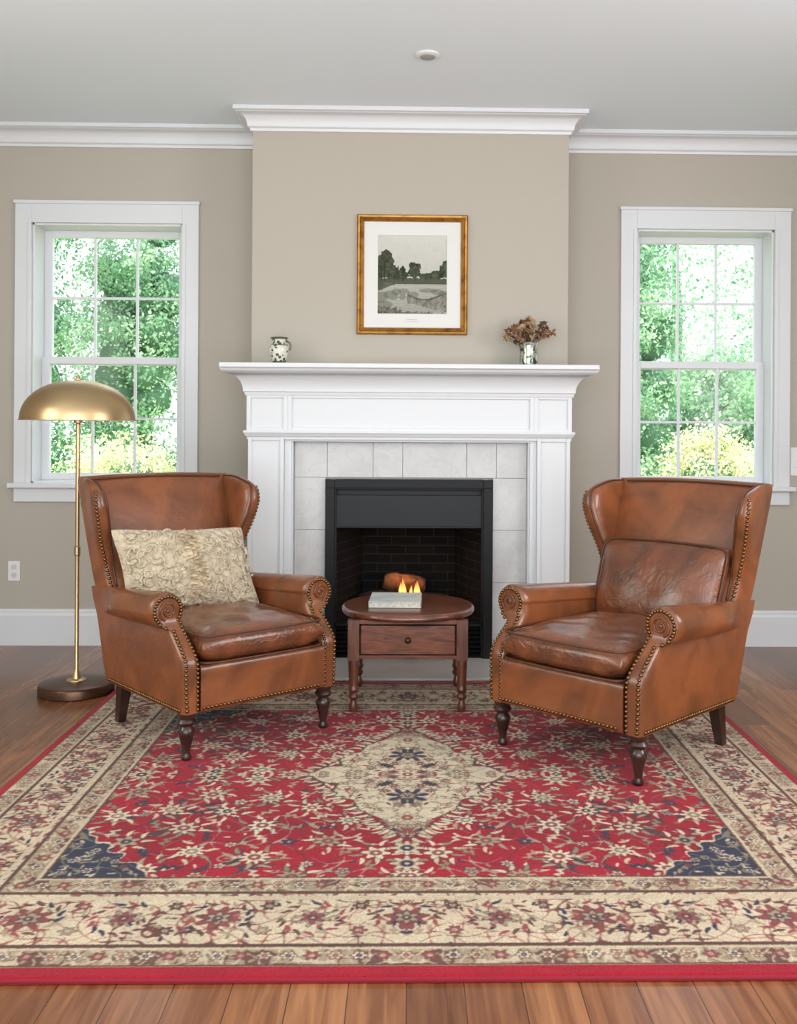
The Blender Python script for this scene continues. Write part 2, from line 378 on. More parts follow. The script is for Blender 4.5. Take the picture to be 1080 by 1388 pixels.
# insert
e=thing('fireplace_insert','black metal firebox insert with dark brick interior','fireplace insert',(0,BD,0))
mb=MB(); cells(mb,-.437,.437,.012,.945,-.045,-.02,[(-.388,.388,.012,.90)])
cells(mb,-.395,.395,.012,.91,-.03,-.01,[(-.378,.378,.012,.89)]); mb.build('frame',M_black,e,bevel=.002)
mb=MB(); mb.box((-.388,-.022,.69),(.388,.0,.862)); mb.box((-.388,-.03,.69),(.388,-.018,.70)); mb.box((-.436,.005,.855),(.436,.02,.94)); mb.build('hood',M_dgrey,e,bevel=.003)
mb=MB()
for k in range(7):
    z=.022+k*.024; mb.add([(-.385,-.03,z),(.385,-.03,z),(.385,-.008,z+.014),(-.385,-.008,z+.014),(-.385,-.027,z-.004),(.385,-.027,z-.004),(.385,-.005,z+.010),(-.385,-.005,z+.010)],[(0,1,2,3),(7,6,5,4),(0,4,5,1),(1,5,6,2),(2,6,7,3),(3,7,4,0)])
mb.box((-.436,.0,.0),(.436,.012,.195)); mb.box((-.388,-.03,.178),(.388,.0,.192))
mb.box((-.436,.0,.195),(-.385,.03,.94)); mb.box((.385,.0,.195),(.436,.03,.94)); mb.build('louver_grille',M_black,e)
mb=MB()
def quadp(p,t=None): mb.add(p,[(0,1,2,3)])
fy=.012; by=.42
quadp([(-.39,fy,.19),(-.26,by,.19),(-.26,by,.95),(-.39,fy,.95)]); quadp([(.39,fy,.19),(.39,fy,.95),(.26,by,.95),(.26,by,.19)])
quadp([(-.26,by,.19),(.26,by,.19),(.26,by,.95),(-.26,by,.95)]); quadp([(-.39,fy,.19),(.39,fy,.19),(.26,by,.19),(-.26,by,.19)]); quadp([(-.39,fy,.93),(-.26,by,.93),(.26,by,.93),(.39,fy,.93)])
mb.build('firebox',M_brick,e,fixn=False)
g=thing('fire_grate','black iron grate holding the logs','fire grate',(-.02,-.12,.19))
mb=MB()
for k in range(6):
    x=-.2+.08*k; mb.tube([(x,-.10,.09),(x,-.095,.045),(x,.0,.04),(x,.12,.045)],.007,6)
for y in(-.07,.09): mb.tube([(-.22,y,.04),(.22,y,.04)],.007,6)
for x in(-.18,.18):
    for y in(-.07,.09): mb.tube([(x,y,0),(x,y,.04)],.007,6)
mb.build('grate_bars',M_black,g,smooth=True)
M_log=mat('split_log',(136,88,56),.9,vary=(14,(74,46,32),.4,.65,1),bump=[(30,.6,.01)])
M_logd=mat('charred_log',(52,36,28),.95,vary=(18,(22,18,16),.4,.6,1),bump=[(30,.6,.01)])
def log(name,c,L,r,rz,ry,m,lab,sd):
    rnd=random.Random(sd); mb=MB(); n=9; k=10; vs=[];fs=[]
    off=[rnd.uniform(.78,1.15) for _ in range(n)]
    for j in range(k+1):
        x=-L/2+L*j/k; t=1-.35*(abs(j/k-.5)*2)**4
        for i in range(n):
            a=2*math.pi*i/n; rr=r*off[i]*t*rnd.uniform(.93,1.07); vs.append((x+rnd.uniform(-.006,.006),rr*math.cos(a),rr*math.sin(a)))
    for j in range(k):
        for i in range(n): i2=(i+1)%n; fs.append((j*n+i,j*n+i2,(j+1)*n+i2,(j+1)*n+i))
    fs.append(tuple(range(n-1,-1,-1))); fs.append(tuple(k*n+i for i in range(n)))
    mb.add(vs,fs); o=mb.build(name,m,angle=30); o.location=c; o.rotation_euler=(0,ry,rz); top(o,lab,'firewood','logs in the fireplace'); return o
log('log',(-.12,-.10,.275),.30,.045,.1,0,M_logd,'charred log lying on the iron grate',1)
log('log',(.10,-.11,.275),.26,.045,-.15,0,M_logd,'charred log lying on the iron grate',2)
log('log',(-.025,-.09,.365),.23,.055,.15,.12,M_log,'brown split log on top of the fire',3)
fl=MB()
for (x,z,h,w) in [(-.045,.315,.065,.012),(-.02,.31,.095,.013),(.01,.31,.05,.010),(.035,.315,.06,.010),(.055,.31,.08,.012)]:
    pr=[];K=10
    for k in range(K+1):
        t=k/K; r=w*math.sin(math.pi*min(1,(t*.85+.15)))**1.0*(1-t)**.5+.0005; pr.append((r,t*h))
    fl.lathe(pr,10,Matrix.Translation((x,-.175+.01*math.sin(x*90),z))@Matrix.Shear('XY',4,(.15*math.sin(x*77),0)))
M_fl=bpy.data.materials.new('flame'); M_fl.use_nodes=True
nt=M_fl.node_tree;N=nt.nodes;K=nt.links;b=N['Principled BSDF']
tc=N.new('ShaderNodeTexCoord');sp=N.new('ShaderNodeSeparateXYZ');K.new(tc.outputs['Generated'],sp.inputs[0])
r=N.new('ShaderNodeValToRGB');r.color_ramp.elements[0].color=(1,.55,.14,1);r.color_ramp.elements[1].color=(1,.16,.02,1)
K.new(sp.outputs[2],r.inputs['Fac']);K.new(r.outputs['Color'],b.inputs['Emission Color']);b.inputs['Emission Strength'].default_value=2.2;b.inputs['Base Color'].default_value=(0,0,0,1)
o=fl.build('flame',M_fl,smooth=True); top(o,'small orange flames licking around the log','fire'); o['kind']='stuff'
# ---------------------------------------------------------------- colour grid meshes
def srgb2lin(a):
    a=np.clip(a/255.,0,1); return np.where(a<=.04045,a/12.92,((a+.055)/1.055)**2.4)
def colgrid(name,xs,ys,zfun,C,m,vertical=False,parent=None,skirt=None):
    nx=len(xs);ny=len(ys); X,Y=np.meshgrid(xs,ys)
    Z=zfun(X,Y)
    if vertical: co=np.stack([X,Z,Y],-1).reshape(-1,3)
    else: co=np.stack([X,Y,Z],-1).reshape(-1,3)
    idx=np.arange(nx*ny).reshape(ny,nx)
    f=np.stack([idx[:-1,:-1],idx[:-1,1:],idx[1:,1:],idx[1:,:-1]],-1).reshape(-1,4)
    cc=C.reshape(-1,3)
    nv=len(co)
    me=bpy.data.meshes.new(name); me.vertices.add(nv); me.vertices.foreach_set('co',co.astype(np.float32).ravel())
    nf=len(f); me.loops.add(nf*4); me.loops.foreach_set('vertex_index',f.astype(np.int32).ravel())
    me.polygons.add(nf); me.polygons.foreach_set('loop_start',np.arange(0,nf*4,4,dtype=np.int32))
    me.update(calc_edges=True); me.validate()
    at=me.color_attributes.new('Col','FLOAT_COLOR','POINT')
    rgba=np.ones((nv,4),np.float32); rgba[:,:3]=srgb2lin(cc); at.data.foreach_set('color',rgba.ravel())
    me.polygons.foreach_set('use_smooth',np.ones(nf,dtype=bool))
    me.materials.append(m)
    o=bpy.data.objects.new(name,me); COL.objects.link(o)
    if parent:o.parent=parent
    return o
# rug pattern (quadrant mirrored)
RW,RL=2.67,2.52; RCY=-2.115
QX,QY=480,460
qx=np.linspace(0,RW/2,QX); qy=np.linspace(0,RL/2,QY)
GX,GY=np.meshgrid(qx,qy); C=np.zeros((QY,QX,3))
RED=np.array((146,22,40.));RED2=np.array((122,24,38.));CREAM=np.array((188,172,146.));TAN=np.array((156,138,114.));NAVY=np.array((48,50,68.));BRN=np.array((88,62,55.));ROSE=np.array((140,70,70.));OLIVE=np.array((128,120,98.));LC=np.array((200,186,160.))
def win(cx,cy,r):
    i0=max(0,int((cx-r)/qx[1]));i1=min(QX,int((cx+r)/qx[1])+2);j0=max(0,int((cy-r)/qy[1]));j1=min(QY,int((cy+r)/qy[1])+2)
    return slice(j0,max(j1,j0)),slice(i0,max(i1,i0))
def put(mask,sl,col,w=1.0):
    c=C[sl]; c[mask]=c[mask]*(1-w)+col*w
def flower(cx,cy,r,k,rot,petal,inner,outl,center=None):
    sl=win(cx,cy,r*1.3); dx=GX[sl]-cx; dy=GY[sl]-cy; rr=np.hypot(dx,dy); th=np.arctan2(dy,dx)+rot
    R=r*(.78+.22*np.cos(k*th)); put(rr<R*1.0+.003,sl,outl); put(rr<R,sl,petal)
    put((rr<R*.9)&(np.abs(np.sin(k*th/2))>.975)&(rr>.3*r),sl,inner,.5)
    put(rr<.42*r,sl,outl,.8); put(rr<.34*r,sl,inner); put(rr<.15*r,sl,center if center is not None else petal)
def leaf(cx,cy,l,w,ang,col,outl=None):
    sl=win(cx,cy,l); dx=GX[sl]-cx; dy=GY[sl]-cy; u=dx*math.cos(ang)+dy*math.sin(ang); v=-dx*math.sin(ang)+dy*math.cos(ang)
    v=v+u*u*9
    d=(u/(l/2))**2+(v/((w/2)*(1-.5*u/(l/2)).clip(.2,2)))**2
    if outl is not None: put(d<1.7,sl,outl)
    put(d<1,sl,col)
HX=RW/2-.38; HY=RL/2-.48
C[:]=RED
C*= (1+.05*np.sin(GY*9+np.sin(GX*4)))[...,None]
def vn_(a,b,ph): return np.sin(a*GX+1.9*np.sin(b*GY+ph))+np.sin(a*GY+1.9*np.sin(b*GX-ph))
def vinef(a,b,ph,e): return np.abs(vn_(a,b,ph))<e
C[vinef(26,21,.4,.07)]=NAVY*.5+BRN*.5
C[vinef(34,27,1.7,.05)]=TAN
rnd=random.Random(11)
def poisson(x0,x1,y0,y1,dmin,tries,ok=lambda x,y:True,pts=None):
    pts=pts if pts is not None else []
    new=[]
    for _ in range(tries):
        x=rnd.uniform(x0,x1);y=rnd.uniform(y0,y1)
        if not ok(x,y):continue
        if all((x-p[0])**2+(y-p[1])**2>dmin*dmin for p in pts): pts.append((x,y)); new.append((x,y))
    return new
allp=[]
big=poisson(0,HX,0,HY,.155,1500,pts=allp)
for (x,y) in big:
    n_=rnd.choice([7,8,9]); a0=rnd.uniform(0,6)
    for q in range(n_):
        a=a0+q*6.28/n_; d=rnd.uniform(.054,.072); leaf(x+d*math.cos(a),y+d*math.sin(a),.046,.013,a+rnd.uniform(-.7,.7),rnd.choice([CREAM,TAN,OLIVE,LC,CREAM]),BRN if rnd.random()<.35 else None)
for (x,y) in big:
    flower(x,y,rnd.uniform(.036,.050),rnd.choice([6,8,8,10]),rnd.uniform(0,6),rnd.choice([CREAM,LC,CREAM,TAN]),rnd.choice([NAVY,ROSE,TAN,ROSE]),rnd.choice([BRN,NAVY,BRN]))
mid=poisson(0,HX,0,HY,.078,2800,pts=allp)
for (x,y) in mid:
    t=rnd.random()
    if t<.3: flower(x,y,rnd.uniform(.016,.024),rnd.choice([5,6]),rnd.uniform(0,6),rnd.choice([CREAM,LC,CREAM,TAN,NAVY]),ROSE,rnd.choice([BRN,NAVY]),CREAM)
    else:
        a=rnd.uniform(0,6.28); c_=rnd.choice([NAVY,CREAM,TAN,OLIVE,CREAM])
        for q in range(4): leaf(x+.013*(q-1.5)*math.cos(a),y+.013*(q-1.5)*math.sin(a),.034,.010,a+(.9 if q%2 else -.9),c_,None)
small=poisson(0,HX,0,HY,.050,2800,pts=allp)
for (x,y) in small: leaf(x,y,rnd.uniform(.02,.032),.008,rnd.uniform(0,6.28),rnd.choice([CREAM,TAN,NAVY,OLIVE,LC,BRN]))
# medallion: loose diamond of cream scrollwork blending into the field
md=GX/.35+GY/.57
ms=md*(1+.06*np.cos(GX*46)*np.cos(GY*34))+.05*vn_(30,22,1.1)
fill=(ms<.93)
C[fill]=LC*.98
C[fill&(np.abs(vn_(46,38,.9))<.10)]=BRN*.6+TAN*.4
C[fill&(np.abs(vn_(58,46,2.2))<.12)]=TAN*.95
C[(np.abs(ms-.93)<.016)]=BRN
for _ in range(95):
    a=rnd.uniform(0,1); b_=rnd.uniform(0,1)
    if a+b_>1: a,b_=1-a,1-b_
    x=.35*a*.9;y=.57*b_*.9
    if _%4==0: flower(x,y,rnd.uniform(.013,.021),6,rnd.uniform(0,6),rnd.choice([ROSE,LC,NAVY,LC,OLIVE,TAN]),rnd.choice([CREAM,NAVY,ROSE]),BRN)
    else: leaf(x,y,.030,.009,rnd.uniform(0,6.28),rnd.choice([OLIVE,OLIVE,TAN,BRN,TAN,ROSE]))
for q in range(20):
    t=q/19; x=.35*(1-t); y=.57*t
    leaf(x+.012,y+.012,.050,.015,math.atan2(.33,.55)+rnd.uniform(-.6,.6),rnd.choice([LC,CREAM]),BRN)
for s_ in (.60,.70): flower(0,s_,.048,8,0,CREAM,NAVY,BRN)
flower(.40,0,.045,8,0,CREAM,ROSE,BRN)
flower(0,0,.045,8,0,LC,ROSE,BRN)
for (x,y,r_) in [(0,.20,.070)]:
    flower(x,y,r_,8,.2,NAVY,OLIVE,BRN,CREAM)
    for q in range(9):
        a=q*6.28/9+.2; leaf(x+.048*math.cos(a),y+.048*math.sin(a),.030,.010,a,rnd.choice([CREAM,OLIVE,TAN]))
    flower(x,y,.026,6,.2,TAN,NAVY,BRN,CREAM)
flower(0,.38,.045,8,0,CREAM,ROSE,BRN); flower(.17,.03,.036,8,0,CREAM,OLIVE,BRN)
# spandrels
sd=(HX-GX)+(HY-GY)*.95; ss=sd+.018*np.cos((GX-GY)*60)+.012*vn_(50,40,.4)
m_=(ss<.30)
C[m_&(ss>.290)]=CREAM; C[m_&(ss<=.290)]=NAVY
C[vinef(40,34,.5,.13)&(ss<.28)]=OLIVE*.9
for _ in range(110):
    x=HX-rnd.uniform(.01,.28);y=HY-rnd.uniform(.01,.28)
    if (HX-x)+(HY-y)<.26:
        if _%5==0: flower(x,y,rnd.uniform(.012,.019),6,0,rnd.choice([CREAM,ROSE,TAN]),NAVY,NAVY)
        else: leaf(x,y,.026,.008,rnd.uniform(0,6),rnd.choice([TAN,CREAM,OLIVE]))
# border
bx=np.interp(RW/2-GX,[0,.03,.10,.30,.38,5],[0,1,2,3,4,65]); by_=np.interp(RL/2-GY,[0,.05,.13,.395,.48,5],[0,1,2,3,4,65])
B=np.minimum(bx,by_)
bm_=B<4
C[bm_]=TAN*1.0
main=(B>=2)&(B<3); C[main]=CREAM*1.04
nar=((B>=1)&(B<2))|((B>=3)&(B<4))
Vm=vinef(42,34,.7,.11)&main; C[Vm]=BRN*.75+ROSE*.25
Vm=vinef(54,41,2.0,.10)&main; C[Vm]=ROSE*.8+TAN*.2
Vn=vinef(75,50,.7,.22)&nar; C[Vn]=BRN*1.15
Vn=vinef(90,63,1.9,.34)&nar; C[Vn]=CREAM
def bpts(off_x,off_y,step,ph=0):
    P=[];xc=RW/2-off_x;yc=RL/2-off_y
    n=max(1,round(xc/step))
    for i in range(n+1): P.append((xc*(i+ph)/n,yc,0))
    n=max(1,round(yc/step))
    for i in range(n+1): P.append((xc,yc*(i+ph)/n,1))
    return [p for p in P if p[0]<=xc+.001 and p[1]<=yc+.001]
for (x,y,s_) in bpts(.2,.262,.22):
    for q in range(16):
        a=q*6.28/16; leaf(x+.075*math.cos(a),y+.075*math.sin(a),.036,.010,a+.9,rnd.choice([BRN,ROSE,NAVY,TAN]))
for k,(x,y,s_) in enumerate(bpts(.2,.262,.22)):
    flower(x,y,.056 if k%2==0 else .044,8,0.2,ROSE*.8+BRN*.2 if k%2==0 else TAN,NAVY if k%2 else RED2,BRN,CREAM)
    flower(x,y,.030,6,0.5,TAN if k%2==0 else ROSE,BRN,NAVY,CREAM)
for (x,y,s_) in bpts(.2,.262,.22,.5):
    for d in(-.06,.06):
        xx=x+(d if s_ else 0); yy=y+(0 if s_ else d)
        flower(xx,yy,.020,6,0,rnd.choice([ROSE,TAN,BRN]),CREAM,BRN)
for _ in range(620):
    x=rnd.uniform(0,RW/2);y=rnd.uniform(0,RL/2)
    j=min(QY-1,int(y/qy[1]));i=min(QX-1,int(x/qx[1]))
    if main[j,i]: leaf(x,y,rnd.uniform(.018,.030),.008,rnd.uniform(0,6.28),rnd.choice([ROSE,BRN,NAVY,OLIVE,BRN,TAN]))
for (ox,oy) in [(.065,.09),(.34,.437)]:
    for k,(x,y,s_) in enumerate(bpts(ox,oy,.054)):
        flower(x,y,.018,6,0,[CREAM,ROSE,LC][k%3],[ROSE,CREAM,NAVY][k%3],BRN)
for b0 in (1,2,3,4):
    C[(np.abs(B-b0)<.040)]=BRN
    C[(np.abs(B-b0+.12)<.04)]=CREAM if b0!=1 else RED
C[B<.93]=RED*1.05
full=np.concatenate([C[::-1],C[1:]],0); full=np.concatenate([full[:,::-1],full[:,1:]],1)
def blur(A):
    Pd=np.pad(A,((1,1),(1,1),(0,0)),'edge')
    A=Pd[1:-1,1:-1]*.4+.15*(Pd[:-2,1:-1]+Pd[2:,1:-1]+Pd[1:-1,:-2]+Pd[1:-1,2:]); return A
full=blur(full)
ny_,nx_=full.shape[:2]
wr_=np.kron(np.random.rand(ny_//24+2,nx_//24+2),np.ones((24,24)))[:ny_,:nx_]
ker=np.ones(25)/25
wr2=np.apply_along_axis(lambda v:np.convolve(v,ker,'same'),0,wr_); wr2=np.apply_along_axis(lambda v:np.convolve(v,ker,'same'),1,wr2)
full=full*(1+.10*(wr2-.5))[...,None]
full=full*(1+np.random.normal(0,.06,full.shape[:2]))[...,None]
rx=np.concatenate([-qx[::-1],qx[1:]]); ry=np.concatenate([-qy[::-1],qy[1:]])
pil=np.random.uniform(0,.0012,full.shape[:2])
def rz(X,Y):
    d=np.minimum(RW/2-np.abs(X),RL/2-np.abs(Y)); return .002+.011*np.sqrt(1-(1-np.clip(d/.012,0,1))**2)+pil*(d>.012)
o=colgrid('area_rug',rx,ry,rz,full,vcol('rug_wool',.95,(700,.35,.002),.08)); o.location=(0,RCY,0)
top(o,'red and cream floral patterned wool area rug on the floor','rug')
mb=MB(); hw=RW/2-.004; hl=RL/2-.004; R_=.006
mb.tube([(-hw,-hl,R_),(-hw,hl,R_),(hw,hl,R_),(hw,-hl,R_)],R_,8,closed=True); q=mb.build('bound_edge',mat('rug_binding',(134,22,38),.9),o,smooth=True)
# ---------------------------------------------------------------- picture
e=thing('framed_picture','gold framed landscape print with white mat above the mantel','picture',(.009,BD,2.017))
w,h=.29,.314
pr=[(0,0),(0,.014),(-.006,.022),(-.014,.02),(-.022,.026),(-.034,.018),(-.038,.006),(-.038,0)]
pts=[(-w,-h),(w,-h),(w,h),(-w,h)]
mb=MB(); vs=[];fs=[];k=len(pr)
for (px,pz) in pts:
    sx=1 if px>0 else -1; sz=1 if pz>0 else -1
    for (o_,y_) in pr: vs.append((px+sx*o_,-y_-.002,pz+sz*o_))
for i in range(4):
    j=(i+1)%4
    for a in range(k-1): fs.append((i*k+a,i*k+a+1,j*k+a+1,j*k+a))
mb.add(vs,fs); mb.build('picture_frame',M_gold,e,angle=30)
mb=MB(); cells(mb,-.256,.256,-.28,.28,-.010,-.006,[(-.181,.181,-.204,.206)]); mb.build('mat_board',M_mat,e)
nx,ny=200,226; xs=np.linspace(-.183,.183,nx); ys=np.linspace(-.206,.208,ny); U,V=np.meshgrid(np.linspace(0,1,nx),np.linspace(0,1,ny))
P=np.zeros((ny,nx,3)); P[:]=np.array((190,190,182.)); P+=(V[...,None]-.6)*30
def vn(s,sd):
    r_=np.random.RandomState(sd); g=r_.rand(s+2,s+2); x=U*s; y=V*s; i=x.astype(int).clip(0,s);j=y.astype(int).clip(0,s); fx=x-i;fy_=y-j; fx=fx*fx*(3-2*fx);fy_=fy_*fy_*(3-2*fy_)
    return (g[j,i]*(1-fx)+g[j,i+1]*fx)*(1-fy_)+(g[j+1,i]*(1-fx)+g[j+1,i+1]*fx)*fy_
N1=vn(7,1)*.3+vn(16,2)*.3+vn(34,3)*.25+vn(70,4)*.15
N2=vn(12,21)*.35+vn(30,22)*.35+vn(64,23)*.3
HZ=.40
water=V<HZ; P[water]=np.array((168,168,158.))-40*(HZ-V[water])[:,None]; P+=((N1-.5)*14)[...,None]
P[water]+=((np.sin(V*170+N1*10)[water])*5)[:,None]
hill=(V>=HZ-.02)&(V<HZ+.035+.05*N2); P[hill]=np.array((82,84,70.))
trees=[(.10,.66,.13,.10),(.05,.56,.12,.12),(.19,.54,.12,.10),(.13,.76,.08,.06),(.27,.50,.08,.07),(.36,.56,.05,.06),(.37,.49,.09,.05),(.52,.53,.10,.06),(.56,.60,.07,.05),(.50,.62,.05,.04),(.72,.48,.14,.045),(.86,.50,.10,.06),(.96,.54,.10,.09),(.99,.63,.06,.06)]
for (cx,cy,rx_,rz_) in trees:
    dd=((U-cx)/rx_)**2+((V-cy)/rz_)**2; m_=dd<(.05+N2*1.9); P[m_]=np.array((62,68,50.))+((N2[m_]-.5)*95)[:,None]
    dd=((U-cx)/rx_)**2+((V-(.78-cy))/(rz_*.7))**2; m_=(dd<(.1+N1*1.3))&(V<HZ-.02); P[m_]=P[m_]*.6+np.array((84,86,72.))*.4
for (tx,t0,t1) in [(.10,.42,.66),(.055,.42,.6),(.365,.42,.56),(.55,.42,.58)]:
    m_=(np.abs(U-tx)<.007)&(V>t0)&(V<t1); P[m_]=np.array((52,48,40.))
lb=(V<HZ)&(V>HZ-.10+.30*U+.04*(N1-.5))&(U<.4); P[lb]=np.array((88,90,74.))+((N2[lb]-.5)*60)[:,None]
rbk=(V<.25+.05*np.sin(U*7)+.06*(N1-.5))&(V>.14-.20*(U-.45)+.05*(N1-.5))&(U>.42+.25*np.abs(V-.2)); P[rbk]=np.array((124,121,110.))+((N2[rbk]-.5)*95)[:,None]
edge=rbk&(V>.225+.05*np.sin(U*7)); P[edge]=P[edge]*.75
bank=(V<.04+.10*N2-.10*U); P[bank]=np.array((104,104,90.))+((vn(50,9)[bank]-.5)*60)[:,None]
M_print=vcol('landscape_print',.6,(400,0,.001))
colgrid('landscape_print',xs,ys,lambda X,Y:X*0-.005,P,M_print,vertical=True,parent=e)
mb=MB()
for k in range(7): mb.box((-.028+k*.008,-.0112,-.237),(-.0235+k*.008,-.0100,-.2335))
mb.box((-.04,-.0112,-.2455),(.04,-.0100,-.2445)); mb.build('caption_mark',mat('print_ink',(150,148,140),.9),e)
# ---------------------------------------------------------------- mantel decor
MZ=1.534
e=thing('ceramic_jar','small white ceramic jar with green painted design','vase',(-.667,BD-.14,MZ))
mb=MB(); mb.lathe([(.028,0),(.032,.003),(.035,.012),(.043,.04),(.049,.066),(.048,.086),(.041,.104),(.035,.112),(.035,.120),(.043,.130),(.047,.134),(.044,.136),(.032,.124),(.030,.10)],36)
M_jar=mat('painted_glaze',(214,210,198),.2,coat=.4); nt=M_jar.node_tree;N=nt.nodes;K=nt.links
tc=N[M_jar['tc']]; sp=N.new('ShaderNodeSeparateXYZ'); K.new(tc.outputs['Object'],sp.inputs[0])
at=N.new('ShaderNodeMath'); at.operation='ARCTAN2'; K.new(sp.outputs[1],at.inputs[0]); K.new(sp.outputs[0],at.inputs[1])
cb=N.new('ShaderNodeCombineXYZ'); K.new(at.outputs[0],cb.inputs[0]); mz=N.new('ShaderNodeMath'); mz.operation='MULTIPLY'; mz.inputs[1].default_value=26; K.new(sp.outputs[2],mz.inputs[0]); K.new(mz.outputs[0],cb.inputs[1])
vo=N.new('ShaderNodeTexVoronoi'); vo.inputs['Scale'].default_value=1.9; K.new(cb.outputs[0],vo.inputs['Vector'])
r1=N.new('ShaderNodeValToRGB'); r1.color_ramp.elements[0].position=.42; r1.color_ramp.elements[0].color=L4((70,84,62)); r1.color_ramp.elements[1].position=.47; r1.color_ramp.elements[1].color=L4((214,210,198)); K.new(vo.outputs['Distance'],r1.inputs['Fac'])
rz_=N.new('ShaderNodeValToRGB'); rz_.color_ramp.interpolation='CONSTANT'; el=rz_.color_ramp.elements; el[0].position=0; el[0].color=(1,1,1,1); el[1].position=.92; el[1].color=(1,1,1,1)
for p_,c_ in ((.10,0),(.68,1),(.72,0),(.74,0)):
    q=el.new(p_); q.color=(c_,c_,c_,1)
mz2=N.new('ShaderNodeMath'); mz2.operation='MULTIPLY'; mz2.inputs[1].default_value=7.3; K.new(sp.outputs[2],mz2.inputs[0]); K.new(mz2.outputs[0],rz_.inputs['Fac'])
mxj=N.new('ShaderNodeMix'); mxj.data_type='RGBA'; K.new(rz_.outputs['Color'],mxj.inputs['Factor']); K.new(r1.outputs['Color'],mxj.inputs['A']); mxj.inputs['B'].default_value=L4((74,82,66)); K.new(mxj.outputs['Result'],N['Principled BSDF'].inputs['Base Color'])
mb.build('jar_body',M_jar,e,angle=50)
mb=MB(); mb.tube([(.044,0,.07),(.056,0,.078),(.058,0,.098),(.050,0,.112),(.036,0,.118)],.0045,8)
mb.build('jar_handle',mat('glaze_green',(100,108,88),.25),e,smooth=True)
e=thing('glass_vase','silvered mercury glass vase on the mantel shelf','vase',(.607,BD-.14,MZ))
mb=MB(); mb.lathe([(.036,0),(.044,.006),(.046,.02),(.044,.06),(.046,.10),(.051,.118),(.048,.118),(.043,.10),(.041,.03),(.02,.01)],36)
mb.build('vase_body',mat('mercury_glass',(190,192,182),.2,metal=.6,vary=(34,(70,84,70),.48,.56,1)),e,angle=40)
e=thing('dried_flowers','bunch of dried brown and rose flowers in a vase','dried flowers',(.607,BD-.14,MZ+.05))
rnd=random.Random(5); mb=MB(); lf=[MB(),MB(),MB()]
for k in range(44):
    a=rnd.uniform(0,6.28); t=rnd.uniform(0,1)**.6; ex=.130*t*math.cos(a); ey=.08*t*math.sin(a); ez=.06+.125*(1-t*.55)*rnd.uniform(.4,1)+.02*rnd.random()
    mb.tube([(ex*.1,ey*.1,0),(ex*.45,ey*.45,ez*.65),(ex,ey,ez)],.0016,5)
    m3=lf[k%3]
    for q in range(7):
        M_=Matrix.Translation((ex,ey,ez))@Euler((rnd.uniform(-1.3,1.3),rnd.uniform(-1.3,1.3),rnd.uniform(0,6.28))).to_matrix().to_4x4()
        l=rnd.uniform(.022,.038); w_=l*.32
        m3.add([(0,0,0),(l*.5,-w_,.004),(l,0,-.002),(l*.5,w_,.004)],[(0,1,2,3)],M_)
mb.build('stem',mat('dry_stem',(96,74,48),.9),e,smooth=True,stuff=True)
for m3,c in zip(lf,[(138,98,70),(180,148,110),(116,84,58)]): m3.build('petals',mat('dry_petal',c,.9),e,fixn=False,stuff=True)
# ---------------------------------------------------------------- floor lamp
e=thing('floor_lamp','brass dome floor lamp with round base behind armchair','floor lamp',(-1.508,-.99,0))
mb=MB(); mb.lathe([(.160,0),(.167,.004),(.167,.038),(.163,.045),(.158,.047),(.10,.052),(.03,.056)],56); mb.build('lamp_base',M_bronze,e,angle=40)
mb=MB(); mb.lathe([(.045,.052),(.043,.058),(.022,.064),(.018,.08),(.013,.094),(.0095,.104),(.0095,.62),(.014,.625),(.014,.66),(.0095,.665),(.0095,1.22),(.02,1.225),(.02,1.245),(.012,1.25),(.010,1.40)],28); mb.build('lamp_pole',M_brass,e,angle=40)
mb=MB(); R=.250; hh=.178; pr=[]
for k in range(17):
    t=math.pi/2*k/16; pr.append((R*math.cos(t)**.92 if k<16 else .004,1.240+hh*math.sin(t)))
inn=[(max(.003,r_-.004),z_-.003) for r_,z_ in pr[::-1]]
mb.lathe([(R+.003,1.235),(R+.003,1.241)]+pr+inn,64); mb.build('lamp_shade',M_brass,e,angle=50)
mb=MB(); mb.lathe([(.012,1.415),(.016,1.421),(.008,1.428),(.010,1.435),(.002,1.444)],16); mb.build('finial',M_brass,e,smooth=True)
mb=MB(); mb.sphere((0,.0,1.30),.03,16,10); mb.build('light_bulb',mat('warm_bulb',(255,240,210),.4,emit=((255,225,170),6)),e,smooth=True)
# ---------------------------------------------------------------- side table
e=thing('side_table','reddish wood oval side table with one drawer on the rug','side table',(-.002,-1.14,.012))
mb=MB(); n=72
def oval(rx_,ry_,z):
    return [((abs(math.cos(2*math.pi*i/n))**.9)*math.copysign(1,math.cos(2*math.pi*i/n))*rx_,(abs(math.sin(2*math.pi*i/n))**.9)*math.copysign(1,math.sin(2*math.pi*i/n))*ry_,z) for i in range(n)]
rows=[(.272,.269,.386),(.281,.278,.388),(.288,.285,.393),(.292,.289,.400),(.291,.288,.409),(.286,.283,.415),(.280,.277,.4175),(.276,.273,.418)]
vs=[];fs=[]
for r_ in rows: vs+=oval(*r_)
for j in range(len(rows)-1):
    for i in range(n): i2=(i+1)%n; fs.append((j*n+i,j*n+i2,(j+1)*n+i2,(j+1)*n+i))
fs.append(tuple(range(n-1,-1,-1))); fs.append(tuple((len(rows)-1)*n+i for i in range(n)))
mb.add(vs,fs); mb.build('table_top',M_table,e,angle=35)
mb=MB(); mb.box((-.232,-.205,.226),(-.222,.205,.389)); mb.box((.222,-.205,.226),(.232,.205,.389)); mb.box((-.20,.205,.226),(.20,.215,.389))
mb.box((-.206,-.224,.370),(.206,-.20,.389)); mb.box((-.206,-.224,.224),(.206,-.20,.240)); mb.box((-.2,-.2,.226),(.2,.2,.236)); mb.build('apron',M_table,e,bevel=.002)
mb=MB(); mb.box((-.199,-.230,.244),(.199,-.208,.366)); d_=mb.build('drawer',M_table,e,bevel=.004)
